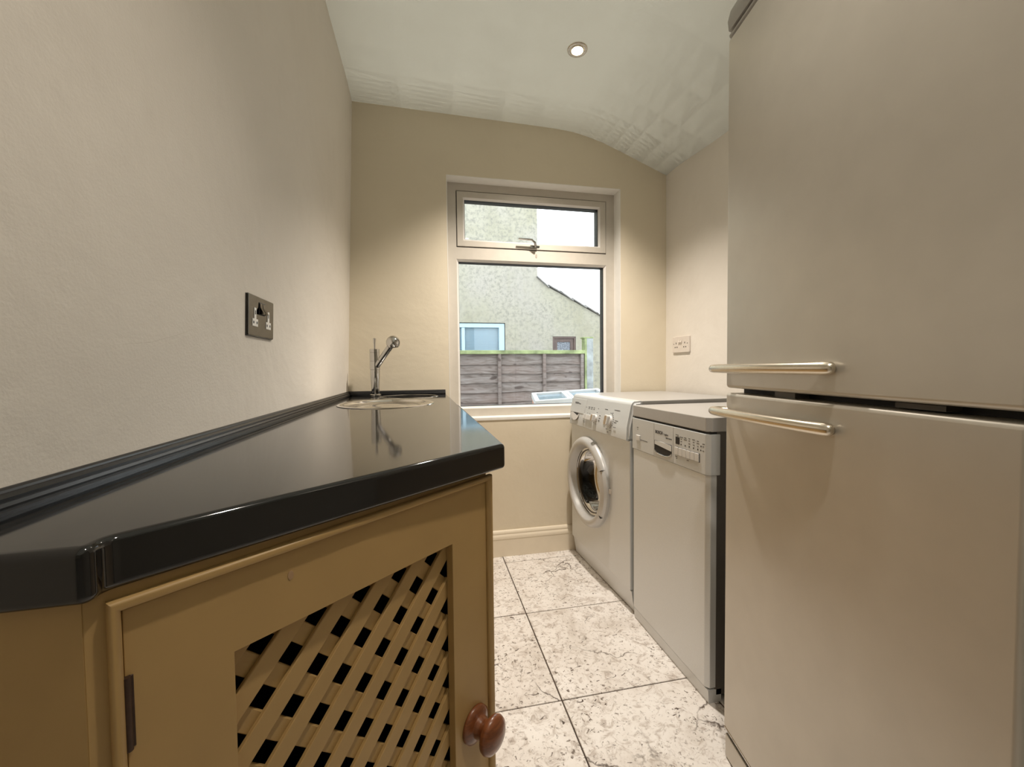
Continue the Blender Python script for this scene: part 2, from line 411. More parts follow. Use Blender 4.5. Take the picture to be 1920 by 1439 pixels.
# skirting on the back wall: plinth, groove, ovolo
def skirting(x0, x1):
    prof = [(0,0),(0.018,0),(0.018,0.087),(0.0165,0.090),(0.0165,0.0925),(0.0185,0.095),(0.0185,0.104),(0.0165,0.1105),(0.0125,0.115),(0.0115,0.118),(0.0125,0.121),(0.0118,0.127),(0.0085,0.133),(0.005,0.1365),(0,0.1375)]
    bm = bmesh.new()
    a = [bm.verts.new((x0,YB-p[0],p[1])) for p in prof]; c = [bm.verts.new((x1,YB-p[0],p[1])) for p in prof]
    n = len(prof); bm.faces.new(a); bm.faces.new(c[::-1])
    for i in range(n): bm.faces.new((a[i],a[(i+1)%n],c[(i+1)%n],c[i]))
    return obj('baseboard_back', bm, 'skirt')
tag(skirting(0.105, XR_), kind='structure')

# ------------------------------------------------------------------ window_1
FY = YB+0.076
win = tag(empty('window_1', (0,0,0)), kind='structure')
def ring(name, mat, parent, o, h, y0, y1, bev=0.002):
    return S2(name, mat, parent, rect(*o), [rect(*q) for q in h], (y1-y0)/2, bev, front((y0+y1)/2))
ring('frame', 'upvc', win, (WX0,WX1,WZ0,WZ1), [(0.172,1.022,0.789,1.588),(0.172,1.022,1.651,1.947)], FY, FY+0.065, 0.0015)
def beadring(name, parent, x0, x1, z0, z1, w, y0, y1, mat='bead'):
    """sloped glazing bead running round an opening: outer edge at y0, inner edge at y1"""
    bm = bmesh.new()
    o = [(x0,z0),(x1,z0),(x1,z1),(x0,z1)]; i_ = [(x0+w,z0+w),(x1-w,z0+w),(x1-w,z1-w),(x0+w,z1-w)]
    A = [bm.verts.new((p[0],y0,p[1])) for p in o]; B = [bm.verts.new((p[0],y1,p[1])) for p in i_]
    A2 = [bm.verts.new((p[0],y1+0.004,p[1])) for p in o]; B2 = [bm.verts.new((p[0],y1+0.004,p[1])) for p in i_]
    for k in range(4):
        q = (k+1) % 4
        bm.faces.new((A[k],A[q],B[q],B[k])); bm.faces.new((B[k],B[q],B2[q],B2[k])); bm.faces.new((A[k],A2[k],A2[q],A[q])); bm.faces.new((A2[k],B2[k],B2[q],A2[q]))
    return obj(name, bm, mat, parent)
beadring('glazing_bead', win, 0.171, 1.023, 0.788, 1.589, 0.011, FY+0.001, FY+0.016)
ring('gasket', 'rubber', win, (0.174,1.020,0.791,1.586), [(0.183,1.011,0.800,1.577)], FY+0.018, FY+0.064, 0)
pane = BX('pane', 'glass', win, 0.176, 1.018, FY+0.027, FY+0.031, 0.793, 1.584)
sash = ring('sash', 'upvc', win, (0.176,1.018,1.655,1.943), [(0.209,0.985,1.686,1.912)], FY-0.006, FY+0.05, 0.002)
beadring('glazing_bead', sash, 0.208, 0.986, 1.685, 1.913, 0.009, FY-0.004, FY+0.010)
ring('gasket', 'rubber', sash, (0.210,0.984,1.687,1.911), [(0.219,0.975,1.695,1.903)], FY+0.012, FY+0.060, 0)
BX('pane', 'glass', sash, 0.212, 0.982, FY+0.020, FY+0.024, 1.689, 1.909)
ring('sash_seal', 'rubber', win, (0.173,1.021,1.652,1.946), [(0.178,1.016,1.657,1.941)], FY+0.004, FY+0.03, 0)
hd = sash
bm = bmesh.new(); box(bm, 0.572,0.612,FY-0.016,FY-0.006,1.660,1.676,0.002); obj('handle_plate', bm, 'chrome', hd)
bm = bmesh.new(); tube(bm, [(0.596,FY-0.012,1.668),(0.598,FY-0.030,1.671),(0.590,FY-0.040,1.685),(0.575,FY-0.040,1.697),(0.545,FY-0.040,1.698),(0.500,FY-0.040,1.699)], [0.007,0.007,0.006,0.0055,0.005,0.0045], 10); obj('handle_lever', bm, 'chrome', hd)
BX('strike', 'rubber', hd, 0.600, 0.626, FY-0.012, FY-0.004, 1.668, 1.676, 0.002)
bm = bmesh.new(); lathe(bm, [(0,0.001),(0.0055,0.001),(0.0055,-0.001),(0,-0.001)], 16, Matrix.Translation((0.609,FY-0.0005,1.622)) @ Matrix.Rotation(R(90),4,'X') @ Matrix.Diagonal((1,2.0,1,1)))
pl, _, _ = base_mat('frame_mark', (0.36,0.32,0.27), 0.6); M['mark'] = pl
obj('plug_mark', bm, 'mark', win)

# ------------------------------------------------------------------ worktop, upstand
WT = 0.877; TH = 0.042
def fillet(pts, idx, r, n=6):
    out = []
    for i, p in enumerate(pts):
        if i not in idx: out.append(p); continue
        P = Vector(p); A = (Vector(pts[i-1])-P).normalized(); B = (Vector(pts[(i+1)%len(pts)])-P).normalized()
        ang = A.angle(B); d = idx[i]/math.tan(ang/2)
        p0 = P+A*d; p1 = P+B*d; c = P+(A+B).normalized()*(idx[i]/math.sin(ang/2))
        a0 = math.atan2(p0.y-c.y, p0.x-c.x); a1 = math.atan2(p1.y-c.y, p1.x-c.x)
        da = (a1-a0+math.pi) % (2*math.pi) - math.pi
        for k in range(n+1):
            t = a0+da*k/n; out.append((c.x+idx[i]*math.cos(t), c.y+idx[i]*math.sin(t)))
    return out
wt_poly = [(-0.373,0.3400),(-0.2355,0.3425),(-0.2360,0.3625),(0.126,0.671),(0.101,2.158),(-0.373,2.158)]
wt_poly = fillet(wt_poly, {1:0.009, 2:0.016, 3:0.008}, 0)
DX, DY, DRX, DRY = -0.143, 1.600, 0.172, 0.218     # round drainer
SX, SY, SRR = -0.078, 1.983, 0.132                  # round bowl
wt = S2('worktop', 'black', None, wt_poly, [circ(DX,DY,DRX-0.012,DRY-0.012), circ(SX,SY,SRR-0.006)], TH/2, 0.0070, Matrix.Translation((0,0,WT-TH/2)), 4)
tag(wt, 'glossy black worktop with angled front running along the left wall', 'worktop')
prof = [(0.001,-0.001),(0.016,-0.001),(0.016,0.003),(0.0135,0.0045),(0.0145,0.007),(0.0125,0.0100),(0.0105,0.0108),(0.0110,0.0135),(0.0085,0.0165),(0.0065,0.0172),(0.0060,0.0195),(0.0035,0.0212),(0.001,0.0214)]
def sweep_up(path_fn):
    bm = bmesh.new(); rings = []
    for st in path_fn: rings.append([bm.verts.new(st(p)) for p in prof])
    n = len(prof)
    for a, c in zip(rings, rings[1:]):
        for k in range(n): bm.faces.new((a[k],a[(k+1)%n],c[(k+1)%n],c[k]))
    bm.faces.new(rings[0]); bm.faces.new(rings[-1][::-1])
    return bm
xw = -0.376
bm = sweep_up([lambda p: (xw+p[0],0.343,WT+p[1]), lambda p: (xw+p[0],1.30,WT+p[1]), lambda p: (xw+p[0],YB-p[0],WT+p[1]), lambda p: (0.098,YB-p[0],WT+p[1])])
obj('upstand', bm, 'upstand', wt, 25)

# steel drainer and bowl, dropped into the worktop
bm = bmesh.new()
dp = [(1.0,-0.0005),(1.0,0.0016),(0.985,0.0030),(0.955,0.0034),(0.925,0.0022),(0.905,-0.0015),(0.885,-0.007),(0.85,-0.0105),(0.75,-0.012),(0.42,-0.010),(0.36,-0.0075),(0.30,-0.0065),(0.22,-0.0085),(0.16,-0.0125),(0.0,-0.0130)]
lathe(bm, [(r*DRX,z) for r,z in dp], 64, Matrix.Translation((DX,DY,WT)) @ Matrix.Diagonal((1,DRY/DRX,1,1)))
dr = obj('round_drainer', bm, 'steel', None, 50)
tag(dr, 'shallow round steel drainer with a polished rim set into the black worktop', 'drainer')
bm = bmesh.new()
sp = [(1.0,-0.0003),(1.0,0.0008),(0.985,0.0014),(0.955,0.0012),(0.94,-0.003),(0.925,-0.02),(0.90,-0.10),(0.82,-0.135),(0.6,-0.145),(0.20,-0.148),(0.18,-0.152),(0,-0.152)]
lathe(bm, [(r*SRR,z) for r,z in sp], 56, Matrix.Translation((SX,SY,WT)))
mt, nt, b = base_mat('bowl_dark_reflection', (0.03,0.028,0.026), 0.22, 0.4); M['bowl'] = mt  # dark base colour stands in for reflections in the steel bowl
sk = obj('sink_bowl', bm, 'bowl', None, 50)
tag(sk, 'small dark round sink bowl beside the tap at the window end of the worktop', 'sink')
bm = bmesh.new(); lathe(bm, [(SRR*1.012,-0.0002),(SRR*1.012,0.0012),(SRR*1.0,0.0022),(SRR*0.97,0.0020),(SRR*0.96,0.0008),(SRR*0.96,-0.0002)], 56, Matrix.Translation((SX,SY,WT)))
obj('bowl_rim', bm, 'steel', sk)
bm = bmesh.new(); lathe(bm, [(0.030,-0.1515),(0.030,-0.149),(0.024,-0.1475),(0,-0.1475)], 24, Matrix.Translation((SX,SY,WT))); obj('waste_plug', bm, 'steel', sk)

# ------------------------------------------------------------------ mixer tap
TX, TY = -0.236, 2.07
tap = tag(empty('mixer_tap', (TX,TY,WT)), 'chrome single lever mixer tap with a ball shaped spray head beside the sink', 'tap')
bm = bmesh.new(); lathe(bm, [(0,0),(0.0245,0),(0.0255,0.002),(0.0255,0.0075),(0.0235,0.0095),(0.0195,0.011),(0,0.011)], 32); obj('base_ring', bm, 'chrome', tap)
bm = bmesh.new(); lathe(bm, [(0.0175,0.010),(0.0175,0.020),(0.0190,0.050),(0.0215,0.090),(0.0228,0.118),(0.0228,0.1235)], 32); obj('lower_body', bm, 'chrome', tap)
bm = bmesh.new(); lathe(bm, [(0.0215,0.1225),(0.0215,0.126),(0.0235,0.127),(0.0235,0.166),(0.0225,0.1665),(0.0225,0.1675),(0.0235,0.168),(0.0235,0.207),(0.0228,0.2075),(0.0228,0.2085),(0.0235,0.209),(0.0235,0.223),(0.022,0.2245),(0,0.225)], 32); obj('upper_body', bm, 'chrome', tap)
bm = bmesh.new(); lathe(bm, [(0,0.222),(0.0042,0.222),(0.0042,0.232),(0.0052,0.250),(0.0072,0.270),(0.0072,0.274),(0.005,0.2765),(0,0.277)], 16); obj('lever', bm, 'chrome', tap)
BALL = Vector((-0.1440-TX, 1.985-TY, 1.128-WT)); S0 = Vector((0.006, -0.004, 0.140))
dv = (BALL-S0).normalized()
bm = bmesh.new(); tube(bm, [S0, S0+dv*0.045], [0.0155,0.0145], 24); obj('spout_socket', bm, 'chrome', tap)
bm = bmesh.new(); tube(bm, [S0+dv*0.044, S0+dv*0.050, BALL-dv*0.03, BALL-dv*0.01], [0.0125,0.0140,0.0150,0.016], 24)
spout = obj('spout', bm, 'chrome', tap)
bm = bmesh.new()
bp_ = []
for k in range(15):
    a = math.pi*(k/14.0); rr = 0.0318*math.sin(a); zz = 0.0318*math.cos(a)
    if zz < -0.019: break
    bp_.append((rr, zz))
bp_ += [(0.0250,-0.0215),(0.0225,-0.0225),(0,-0.0225)]
lathe(bm, bp_, 32, Matrix.Translation(BALL) @ Matrix.Rotation(R(-8),4,'Y'))
ball = obj('spray_head', bm, 'chrome', tap)
bm = bmesh.new(); lathe(bm, [(0.0205,-0.0222),(0.0205,-0.0240),(0.012,-0.0245),(0,-0.0240)], 24, Matrix.Translation(BALL) @ Matrix.Rotation(R(-8),4,'Y')); obj('spray_nozzle', bm, 'rubber', ball)

# ------------------------------------------------------------------ corner cabinet with lattice door
CA = R(42.32)
CO = Vector((-0.2448, 0.3643, 0))
cab = tag(empty('corner_cabinet', CO, CA), 'cream painted cabinet under the worktop with an angled lattice door', 'cabinet')
CM = Matrix.Translation(CO) @ Matrix.Rotation(CA,4,'Z'); CMi = CM.inverted()
def loc2(x, y):
    v = CMi @ Vector((x,y,0)); return (v.x, v.y)
def panel(name, p, q, th, z0, z1, mat='cab', flip=1):
    a = Vector(loc2(*p)); c = Vector(loc2(*q)); d = (c-a).normalized(); n = Vector((-d.y,d.x))*th*flip
    bm = bmesh.new(); prism(bm, [a, c, c+n, a+n], z0, z1); return obj(name, bm, mat, cab)
ZT = WT-TH-0.0003
P1, P2 = (-0.384,0.3445), (-0.2515,0.3583)
P3 = tuple((CM @ Vector((0.458,0,0)))[:2]); P4 = (0.078,2.155); P5 = (-0.384,2.155)
panel('end_panel', P1, P2, 0.016, 0.0, ZT, 'cab')
panel('side_panel', P3, P4, 0.016, 0.0, ZT, 'cab')
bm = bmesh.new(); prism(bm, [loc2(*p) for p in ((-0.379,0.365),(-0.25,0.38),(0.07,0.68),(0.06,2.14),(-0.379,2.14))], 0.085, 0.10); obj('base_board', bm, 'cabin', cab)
panel('shade_lining', (-0.378,0.37), (-0.378,2.14), 0.006, 0.10, ZT-0.002, 'cabin', -1)
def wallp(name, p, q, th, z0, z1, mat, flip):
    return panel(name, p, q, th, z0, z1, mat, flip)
panel('shade_lining', (-0.365,0.366), (-0.252,0.3785), 0.004, 0.10, ZT-0.002, 'cabin', 1)
panel('shade_lining', (0.075,0.69), (0.058,2.14), 0.004, 0.10, ZT-0.002, 'cabin', 1)
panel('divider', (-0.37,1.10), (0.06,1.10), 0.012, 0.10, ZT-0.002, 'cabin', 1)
ff = S2('face_frame', 'cab', cab, rect(-0.0088,0.4575,0.0,ZT), [rect(0.010,0.4530,0.098,0.818)], 0.009, 0.0012, front(0.009))
# moulded bead round the door: outer square step plus half round
bm = bmesh.new()
bo = (0.0035,0.4675,0.090,0.8262); bi = (0.0118,0.4548,0.0985,0.8168)
prof2 = [(0.0,0.0005),(0.0,-0.0045),(0.10,-0.0070),(0.30,-0.0088),(0.55,-0.0092),(0.80,-0.0080),(0.95,-0.0055),(1.0,-0.0030),(1.0,0.0005)]
rings = []
for cxn, czn in ((0,2),(1,2),(1,3),(0,3)):
    rings.append([bm.verts.new((bo[cxn]+(bi[cxn]-bo[cxn])*t_, y_, bo[czn]+(bi[czn]-bo[czn])*t_)) for t_, y_ in prof2])
for k in range(4):
    a, c = rings[k], rings[(k+1)%4]
    for j in range(len(prof2)): q = (j+1)%len(prof2); bm.faces.new((a[j],a[q],c[q],c[j]))
obj('door_bead', bm, 'cab', cab, 40)
door = S2('door', 'cab', cab, rect(0.0124,0.4543,0.0990,0.8160), [rect(0.088,0.376,0.178,0.7395)], 0.0065, 0.0010, front(0.0045))
O0 = (0.088,0.376,0.178,0.7395)
def slat(k, kind):
    w = 0.0208; s0 = 0.1453; z0 = 0.698; ext = 0.010
    if kind == 'front': c = (s0-z0)+0.029*(2*k+1); y0, y1 = 0.0112, 0.0165; f = lambda t: (t, t-c)
    else: c = (s0+z0)+0.029*(2*k+1); y0, y1 = 0.0167, 0.0220; f = lambda t: (t, c-t)
    xs_ = []
    t_ = O0[0]-ext
    while t_ <= O0[1]+ext:
        if O0[2]-ext <= f(t_)[1] <= O0[3]+ext: xs_.append(t_)
        t_ += 0.0005
    if len(xs_) < 12: return
    a = Vector(f(xs_[0])); b_ = Vector(f(xs_[-1])); ln = (b_-a).length/2; mid = (a+b_)/2
    d = (b_-a).normalized()
    bm = bmesh.new(); box(bm, -ln, ln, y0, y1, -w/2, w/2, 0.0008, 1)
    o = obj('lattice_slat', bm, 'cab', door); o.location = (mid.x,0,mid.y); o.rotation_euler = (0,-math.atan2(d.y,d.x),0)
for k in range(-12, 26):
    slat(k, 'front')
for k in range(-16, 16):
    slat(k, 'rear')
for zc in (0.7335, 0.185):
    bm = bmesh.new(); tube(bm, [(0.0128,-0.0035,zc-0.0295),(0.0128,-0.0035,zc+0.0295)], 0.0030, 12); box(bm, 0.0130, 0.0175, -0.0028, -0.0015, zc-0.029, zc+0.029, 0.0003, 1); obj('hinge', bm, 'hinge', door)
bm = bmesh.new()
kp = [(0,0.0),(0.0275,0.0),(0.0285,0.0015),(0.0280,0.006),(0.0225,0.0092),(0.0175,0.0110),(0.0160,0.0125),(0.0165,0.0145),(0.0145,0.018),(0.0140,0.022),(0.0165,0.0262),(0.0225,0.0292),(0.0270,0.033),(0.0282,0.0375),(0.0265,0.0425),(0.0205,0.0470),(0.011,0.0497),(0,0.0503)]
lathe(bm, kp, 40, Matrix.Translation((0.419,-0.002,0.434)) @ Matrix.Rotation(R(90),4,'X'))
kn = obj('knob', bm, 'wood', door, 60); kn['label'] = 'turned reddish wooden knob'
bm = bmesh.new(); lathe(bm, [(0,0.0004),(0.0030,0.0003),(0.0032,-0.0005),(0,-0.0005)], 10, Matrix.Translation((0.1405,-0.0022,0.7905)) @ Matrix.Rotation(R(90),4,'X') @ Matrix.Diagonal((1,1.5,1,1)))
stn, _, _ = base_mat('paint_knot', (0.42,0.27,0.15), 0.6); M['knot'] = stn
obj('paint_mark', bm, 'knot', door)

# ------------------------------------------------------------------ sockets
def socket(name, w, h, depth, kind, label):
    root = empty(name)
    pm = 'darkchrome' if kind == 'metal' else 'plast'
    bm = bmesh.new(); me_ = shape2d(rrect(-w/2,w/2,-h/2,h/2,0.004 if kind == 'metal' else 0.006), [], depth/2, 0.0022 if kind == 'metal' else 0.003)
    bm.from_mesh(me_); bpy.data.meshes.remove(me_); bmesh.ops.remove_doubles(bm, verts=bm.verts[:], dist=1e-5)
    bm.transform(front(-depth/2)); plate = obj('faceplate', bm, pm, root)
    if kind == 'metal':
        BX('back_plate', 'rubber', root, -w/2-0.0006, w/2+0.0006, -0.0018, -0.0002, -h/2-0.0008, h/2-0.001)
    sw = 'rubber' if kind == 'metal' else 'plast'
    for sx in (-0.0082, 0.0082):
        bm = bmesh.new()
        hw = 0.0072 if kind == 'metal' else 0.0055; hh = 0.0125 if kind == 'metal' else 0.0105
        pts = [(-hh,0.0),(hh,0.0),(hh,-0.0018),(0.002,-0.0026),(-hh*0.72,-0.0085),(-hh,-0.0075)]
        a = [bm.verts.new((sx-hw,-depth+p[1],0.019+p[0])) for p in pts]; c = [bm.verts.new((sx+hw,-depth+p[1],0.019+p[0])) for p in pts]
        bm.faces.new(a); bm.faces.new(c[::-1])
        for k in range(6): bm.faces.new((a[k],a[(k+1)%6],c[(k+1)%6],c[k]))
        bmesh.ops.recalc_face_normals(bm, faces=bm.faces[:]); bmesh.ops.bevel(bm, geom=bm.edges[:], offset=0.0007, segments=2, affect='EDGES')
        s_ = obj('rocker_switch', bm, 'darkchrome' if kind == 'metal' else 'plast', root)
        if kind == 'metal':
            BX('switch_surround', 'rubber', s_, sx-hw-0.0008, sx+hw+0.0008, -depth-0.0012, -depth+0.001, 0.019-hh-0.001, 0.019+hh+0.001)
    for sx in (-0.0385, 0.0385):
        oz = -0.006
        if kind == 'metal':
            T = [(-0.0145,-0.0165),(0.0145,-0.0165),(0.0145,-0.0005),(0.0052,-0.0005),(0.0052,0.0235),(-0.0052,0.0235),(-0.0052,-0.0005),(-0.0145,-0.0005)]
            ins = S2('pin_insert', 'insert', root, [(sx+x,oz+z) for x,z in T], [], 0.0006, 0.0, front(-depth-0.0004))
        else:
            ins = root
        par = ins
        yq = -depth-0.0011
        for (dx,dz,a,b_) in ((0,0.0135,0.0021,0.0044),(-0.0088,-0.0085,0.0029,0.0027),(0.0088,-0.0085,0.0029,0.0027)):
            BX('pin_slot', 'void', par, sx+dx-a, sx+dx+a, yq, yq+0.0015, oz+dz-b_, oz+dz+b_)
        if kind != 'metal':
            bm = bmesh.new(); lathe(bm, [(0,0.0),(0.0024,0.0),(0.0024,0.0012),(0,0.0012)], 12, Matrix.Translation((sx+(0.021 if sx > 0 else -0.021),yq+0.0015,0.004)) @ Matrix.Rotation(R(90),4,'X')); obj('screw', bm, 'void', root)
    tag(root, label, 'socket'); return root
s1 = socket('wall_socket', 0.148, 0.089, 0.0055, 'metal', 'polished dark chrome double socket on the left wall above the worktop')
s1.location = (wl(1.122)-0.0002, 1.040, 1.122)
s1.rotation_euler = (0, math.atan(0.035), R(90))
s1.rotation_mode = 'ZYX'
s1.rotation_mode = 'QUATERNION'
s1.rotation_quaternion = (Matrix.Rotation(math.atan(0.035),4,'Y') @ Matrix.Rotation(R(90),4,'Z')).to_quaternion()
s2 = socket('wall_socket', 0.150, 0.089, 0.010, 'plastic', 'white plastic double socket on the right wall above the washing machine')
s2.location = (XR_+0.0003, 2.008, 1.123); s2.rotation_euler = (0,0,R(-90))

# ------------------------------------------------------------------ washing machine (local: x right, y into body, z up)
wm = tag(empty('washing_machine', (0.765,2.118,0), R(-87)), 'silver front loading washing machine beside the window wall', 'washing machine')
WW, WD = 0.595, 0.545
DCX, DCZ, DRAD = 0.212, 0.4445, 0.218
S2('front_panel', 'silver', wm, rrect(0.0,WW,0.094,0.706,0.006), [circ(DCX,DCZ,0.182)], 0.011, 0.004, front(0.011))
bm = bmesh.new(); box(bm, 0.002, WW-0.002, 0.018, WD, 0.03, 0.845, 0.004)
body = obj('body', bm, 'silver', wm)
bm = bmesh.new()   # control panel leaning back towards the top, with rounded right end
pr = [(-0.008,0.7055),(-0.012,0.7085),(-0.010,0.760),(0.010,0.848),(0.016,0.858),(0.024,0.8635),(0.06,0.866),(0.06,0.7055)]
a = [bm.verts.new((-0.003,p[0],p[1])) for p in pr]; c = [bm.verts.new((WW+0.003,p[0],p[1])) for p in pr]
bm.faces.new(a); bm.faces.new(c[::-1])
for k in range(len(pr)): bm.faces.new((a[k],a[(k+1)%len(pr)],c[(k+1)%len(pr)],c[k]))
bmesh.ops.recalc_face_normals(bm, faces=bm.faces[:])
bmesh.ops.bevel(bm, geom=[e for e in bm.edges if abs(e.verts[0].co.x-e.verts[1].co.x) < 1e-6], offset=0.010, segments=3, affect='EDGES')
cpan = obj('control_panel', bm, 'silver2', wm)
BX('top_panel', 'silverdim', wm, 0.0, WW, 0.055, WD+0.004, 0.838, 0.866, 0.004)
bm = bmesh.new()
pr = [(0.007,0.0895),(0.009,0.087),(0.022,0.004),(0.06,0.004),(0.06,0.0895)]
a = [bm.verts.new((0.003,p[0],p[1])) for p in pr]; c = [bm.verts.new((WW-0.003,p[0],p[1])) for p in pr]
bm.faces.new(a); bm.faces.new(c[::-1])
for k in range(5): bm.faces.new((a[k],a[(k+1)%5],c[(k+1)%5],c[k]))
obj('plinth', bm, 'silver', wm)
for fx in (0.05, WW-0.05):
    for fy in (0.08, WD-0.05):
        bm = bmesh.new(); lathe(bm, [(0,0),(0.018,0),(0.018,0.012),(0.008,0.013),(0.008,0.031),(0,0.031)], 14, Matrix.Translation((fx,fy,0))); obj('foot', bm, 'rubber', wm)
# face of the control panel is tilted: place controls with this helper
TA = math.atan2(0.020, 0.088)
CPM = Matrix.Translation((0,-0.0102,0.760)) @ Matrix.Rotation(-TA,4,'X')
cpf = empty('control_face'); cpf.parent = wm; cpf.matrix_local = CPM
cpf.name = 'controls'
def cz_(z): return (z-0.760)/math.cos(TA)
dw_ = ring('detergent_drawer', 'silver2', cpf, (0.006,0.182,cz_(0.772),cz_(0.842)), [], -0.0022, 0.002, 0.0012)
S2('drawer_handle_recess', 'void', dw_, [(0.030,cz_(0.7712))]+[(0.0765-0.0465*math.cos(math.pi*k/12),cz_(0.7712)-0.040*math.sin(math.pi*k/12)) for k in range(1,12)]+[(0.123,cz_(0.7712))], [], 0.0004, 0.0, front(-0.0006))
sc = [(0.030,cz_(0.7700))]
lip = [(0.0765-0.0465*math.cos(math.pi*k/14),cz_(0.7712)-0.040*math.sin(math.pi*k/14)) for k in range(15)]
lip_in = [(0.098-0.022*math.cos(math.pi*k/14),cz_(0.7712)-0.020*math.sin(math.pi*k/14)) for k in range(15)]
S2('drawer_handle_lip', 'silverl', dw_, lip+[(0.122,cz_(0.7705)),(0.105,cz_(0.757)),(0.085,cz_(0.762)),(0.045,cz_(0.7705))], [], 0.0008, 0.0, front(-0.0014))
def btn(name, x0, x1, z0, z1, mat='silverl', par=cpf, pr_=0.004):
    return BX(name, mat, par, x0, x1, -pr_, 0.002, z0, z1, 0.0012)
btn('push_button', 0.176, 0.193, cz_(0.752), cz_(0.774))
for k in range(3): btn('push_button', 0.203+k*0.0245, 0.2265+k*0.0245, cz_(0.751), cz_(0.773))
def dial(x, z, r):
    d = empty('dial', (x,0,cz_(z))); d.parent = cpf
    bm = bmesh.new(); lathe(bm, [(0,0.0),(r,0.0),(r,0.004),(r*0.93,0.007),(r*0.86,0.008),(0,0.008)], 28, Matrix.Rotation(R(90),4,'X')); obj('dial_base', bm, 'silverl', d)
    me_ = shape2d(rrect(-r*0.62,r*0.62,-r*0.98,r*0.98,r*0.35), [], 0.008, 0.0025)
    bm = bmesh.new(); bm.from_mesh(me_); bpy.data.meshes.remove(me_); bmesh.ops.remove_doubles(bm, verts=bm.verts[:], dist=1e-5); bm.transform(front(-0.014)); g_ = obj('dial_grip', bm, 'silverl', d)
    S2('dial_face', 'dial', d, rrect(-r*0.40,r*0.40,-r*0.80,r*0.80,r*0.25), [], 0.0005, 0.0, front(-0.0223))
    return d
dial(0.306, 0.766, 0.0175); dial(0.440, 0.770, 0.0235)
tx = empty('panel_print'); tx.parent = cpf
text('printed_name', 'BOSCH', 0.013, 'print', tx, 0.054, cz_(0.820), -0.0026, 'LEFT', 1.0, 0.0004)
text('printed_name', 'Maxx', 0.010, 'print', tx, 0.100, cz_(0.8185), -0.0026)
bm = bmesh.new()
def dash(x, z, w, h=0.0022): box(bm, x-w/2, x+w/2, -0.0006, 0.0004, cz_(z)-h/2, cz_(z)+h/2)
for (x,z,w) in ((0.190,0.808,0.008),(0.222,0.811,0.018),(0.250,0.8115,0.018),(0.222,0.804,0.016),(0.250,0.804,0.014),(0.275,0.8115,0.012),(0.275,0.804,0.012),(0.318,0.811,0.008),(0.214,0.782,0.005),(0.239,0.782,0.005),(0.263,0.782,0.005),(0.312,0.793,0.008),
               (0.345,0.782,0.012),(0.346,0.770,0.014),(0.343,0.760,0.014),(0.186,0.741,0.012),(0.196,0.735,0.016),(0.295,0.744,0.006),(0.318,0.741,0.006),
               (0.395,0.815,0.026),(0.490,0.819,0.046),(0.398,0.776,0.016),(0.388,0.763,0.006),(0.398,0.753,0.020),(0.500,0.776,0.024),(0.492,0.768,0.020),(0.492,0.748,0.020),(0.428,0.733,0.010),(0.444,0.722,0.010),(0.462,0.731,0.012),(0.458,0.805,0.008)): dash(x,z,w)
for k in range(11):
    a_ = R(-60+k*15); x = 0.440+0.033*math.cos(a_); z = 0.770+0.033*math.sin(a_); dash(x,z,0.004,0.004)
tag(obj('printed_marks', bm, 'print', tx), kind='stuff')
# porthole door: open ring, glass bowl, drum
YM = Matrix.Rotation(R(90),4,'X')
PM = Matrix.Translation((DCX,0,DCZ)) @ YM
wdoor = empty('porthole_door', (0,0,0)); wdoor.parent = wm
bm = bmesh.new()
lathe(bm, [(DRAD,-0.001),(DRAD+0.0005,0.010),(DRAD-0.004,0.020),(DRAD-0.012,0.027),(DRAD-0.020,0.0305),(0.190,0.031),(0.184,0.0302),(0.180,0.028),(0.176,0.020),(0.163,-0.010),(0.160,-0.018),(0.166,-0.020),(0.180,-0.004),(0.20,-0.001),(DRAD,-0.001)], 72, PM)
obj('door_ring', bm, 'doorplastic', wdoor, 40)
bm = bmesh.new()
lathe(bm, [(0.1625,-0.006),(0.1625,-0.010),(0.155,-0.012),(0.143,-0.014),(0.136,-0.030),(0.125,-0.070),(0.10,-0.085),(0,-0.090)], 56, PM); obj('glass_bowl', bm, 'smoke', wdoor, 60)
bm = bmesh.new(); lathe(bm, [(0.1640,-0.008),(0.1640,-0.016),(0.150,-0.018),(0.149,-0.012),(0.154,-0.008)], 56, PM); obj('inner_ring', bm, 'side', wdoor)
# dark handle gap: two joint lines and a grip on the right side of the ring
bm = bmesh.new(); n_ = 18
ga0, ga1 = R(-33), R(27)
ri, ro = 0.166, DRAD+0.003
prf = [(0.183,0.0310),(0.185,0.0338),(0.191,0.0350),(0.200,0.0335),(0.2135,0.0275),(DRAD+0.0025,0.017),(DRAD+0.0025,0.008),(0.210,0.008),(0.200,0.026)]
rg = []
for k in range(n_+1):
    a_ = ga0+(ga1-ga0)*k/n_
    rg.append([bm.verts.new((DCX+r_*math.cos(a_), -h_, DCZ+r_*math.sin(a_))) for r_, h_ in prf])
for a, c in zip(rg, rg[1:]):
    for j in range(len(prf)): q = (j+1)%len(prf); bm.faces.new((a[j],a[q],c[q],c[j]))
bm.faces.new(rg[0]); bm.faces.new(rg[-1][::-1])
obj('door_handle', bm, 'doorplastic', wdoor, 30)
for a_ in (ga0, ga1):
    bm = bmesh.new(); box(bm, 0.190, DRAD+0.0008, -0.0318, -0.012, -0.0013, 0.0013); bm.transform(Matrix.Translation((DCX,0,DCZ)) @ Matrix.Rotation(-a_,4,'Y')); obj('handle_joint', bm, 'void', wdoor)
BX('door_catch', 'plast', wdoor, DCX+DRAD+0.003, DCX+DRAD+0.011, -0.008, 0.001, 0.447, 0.467, 0.001)
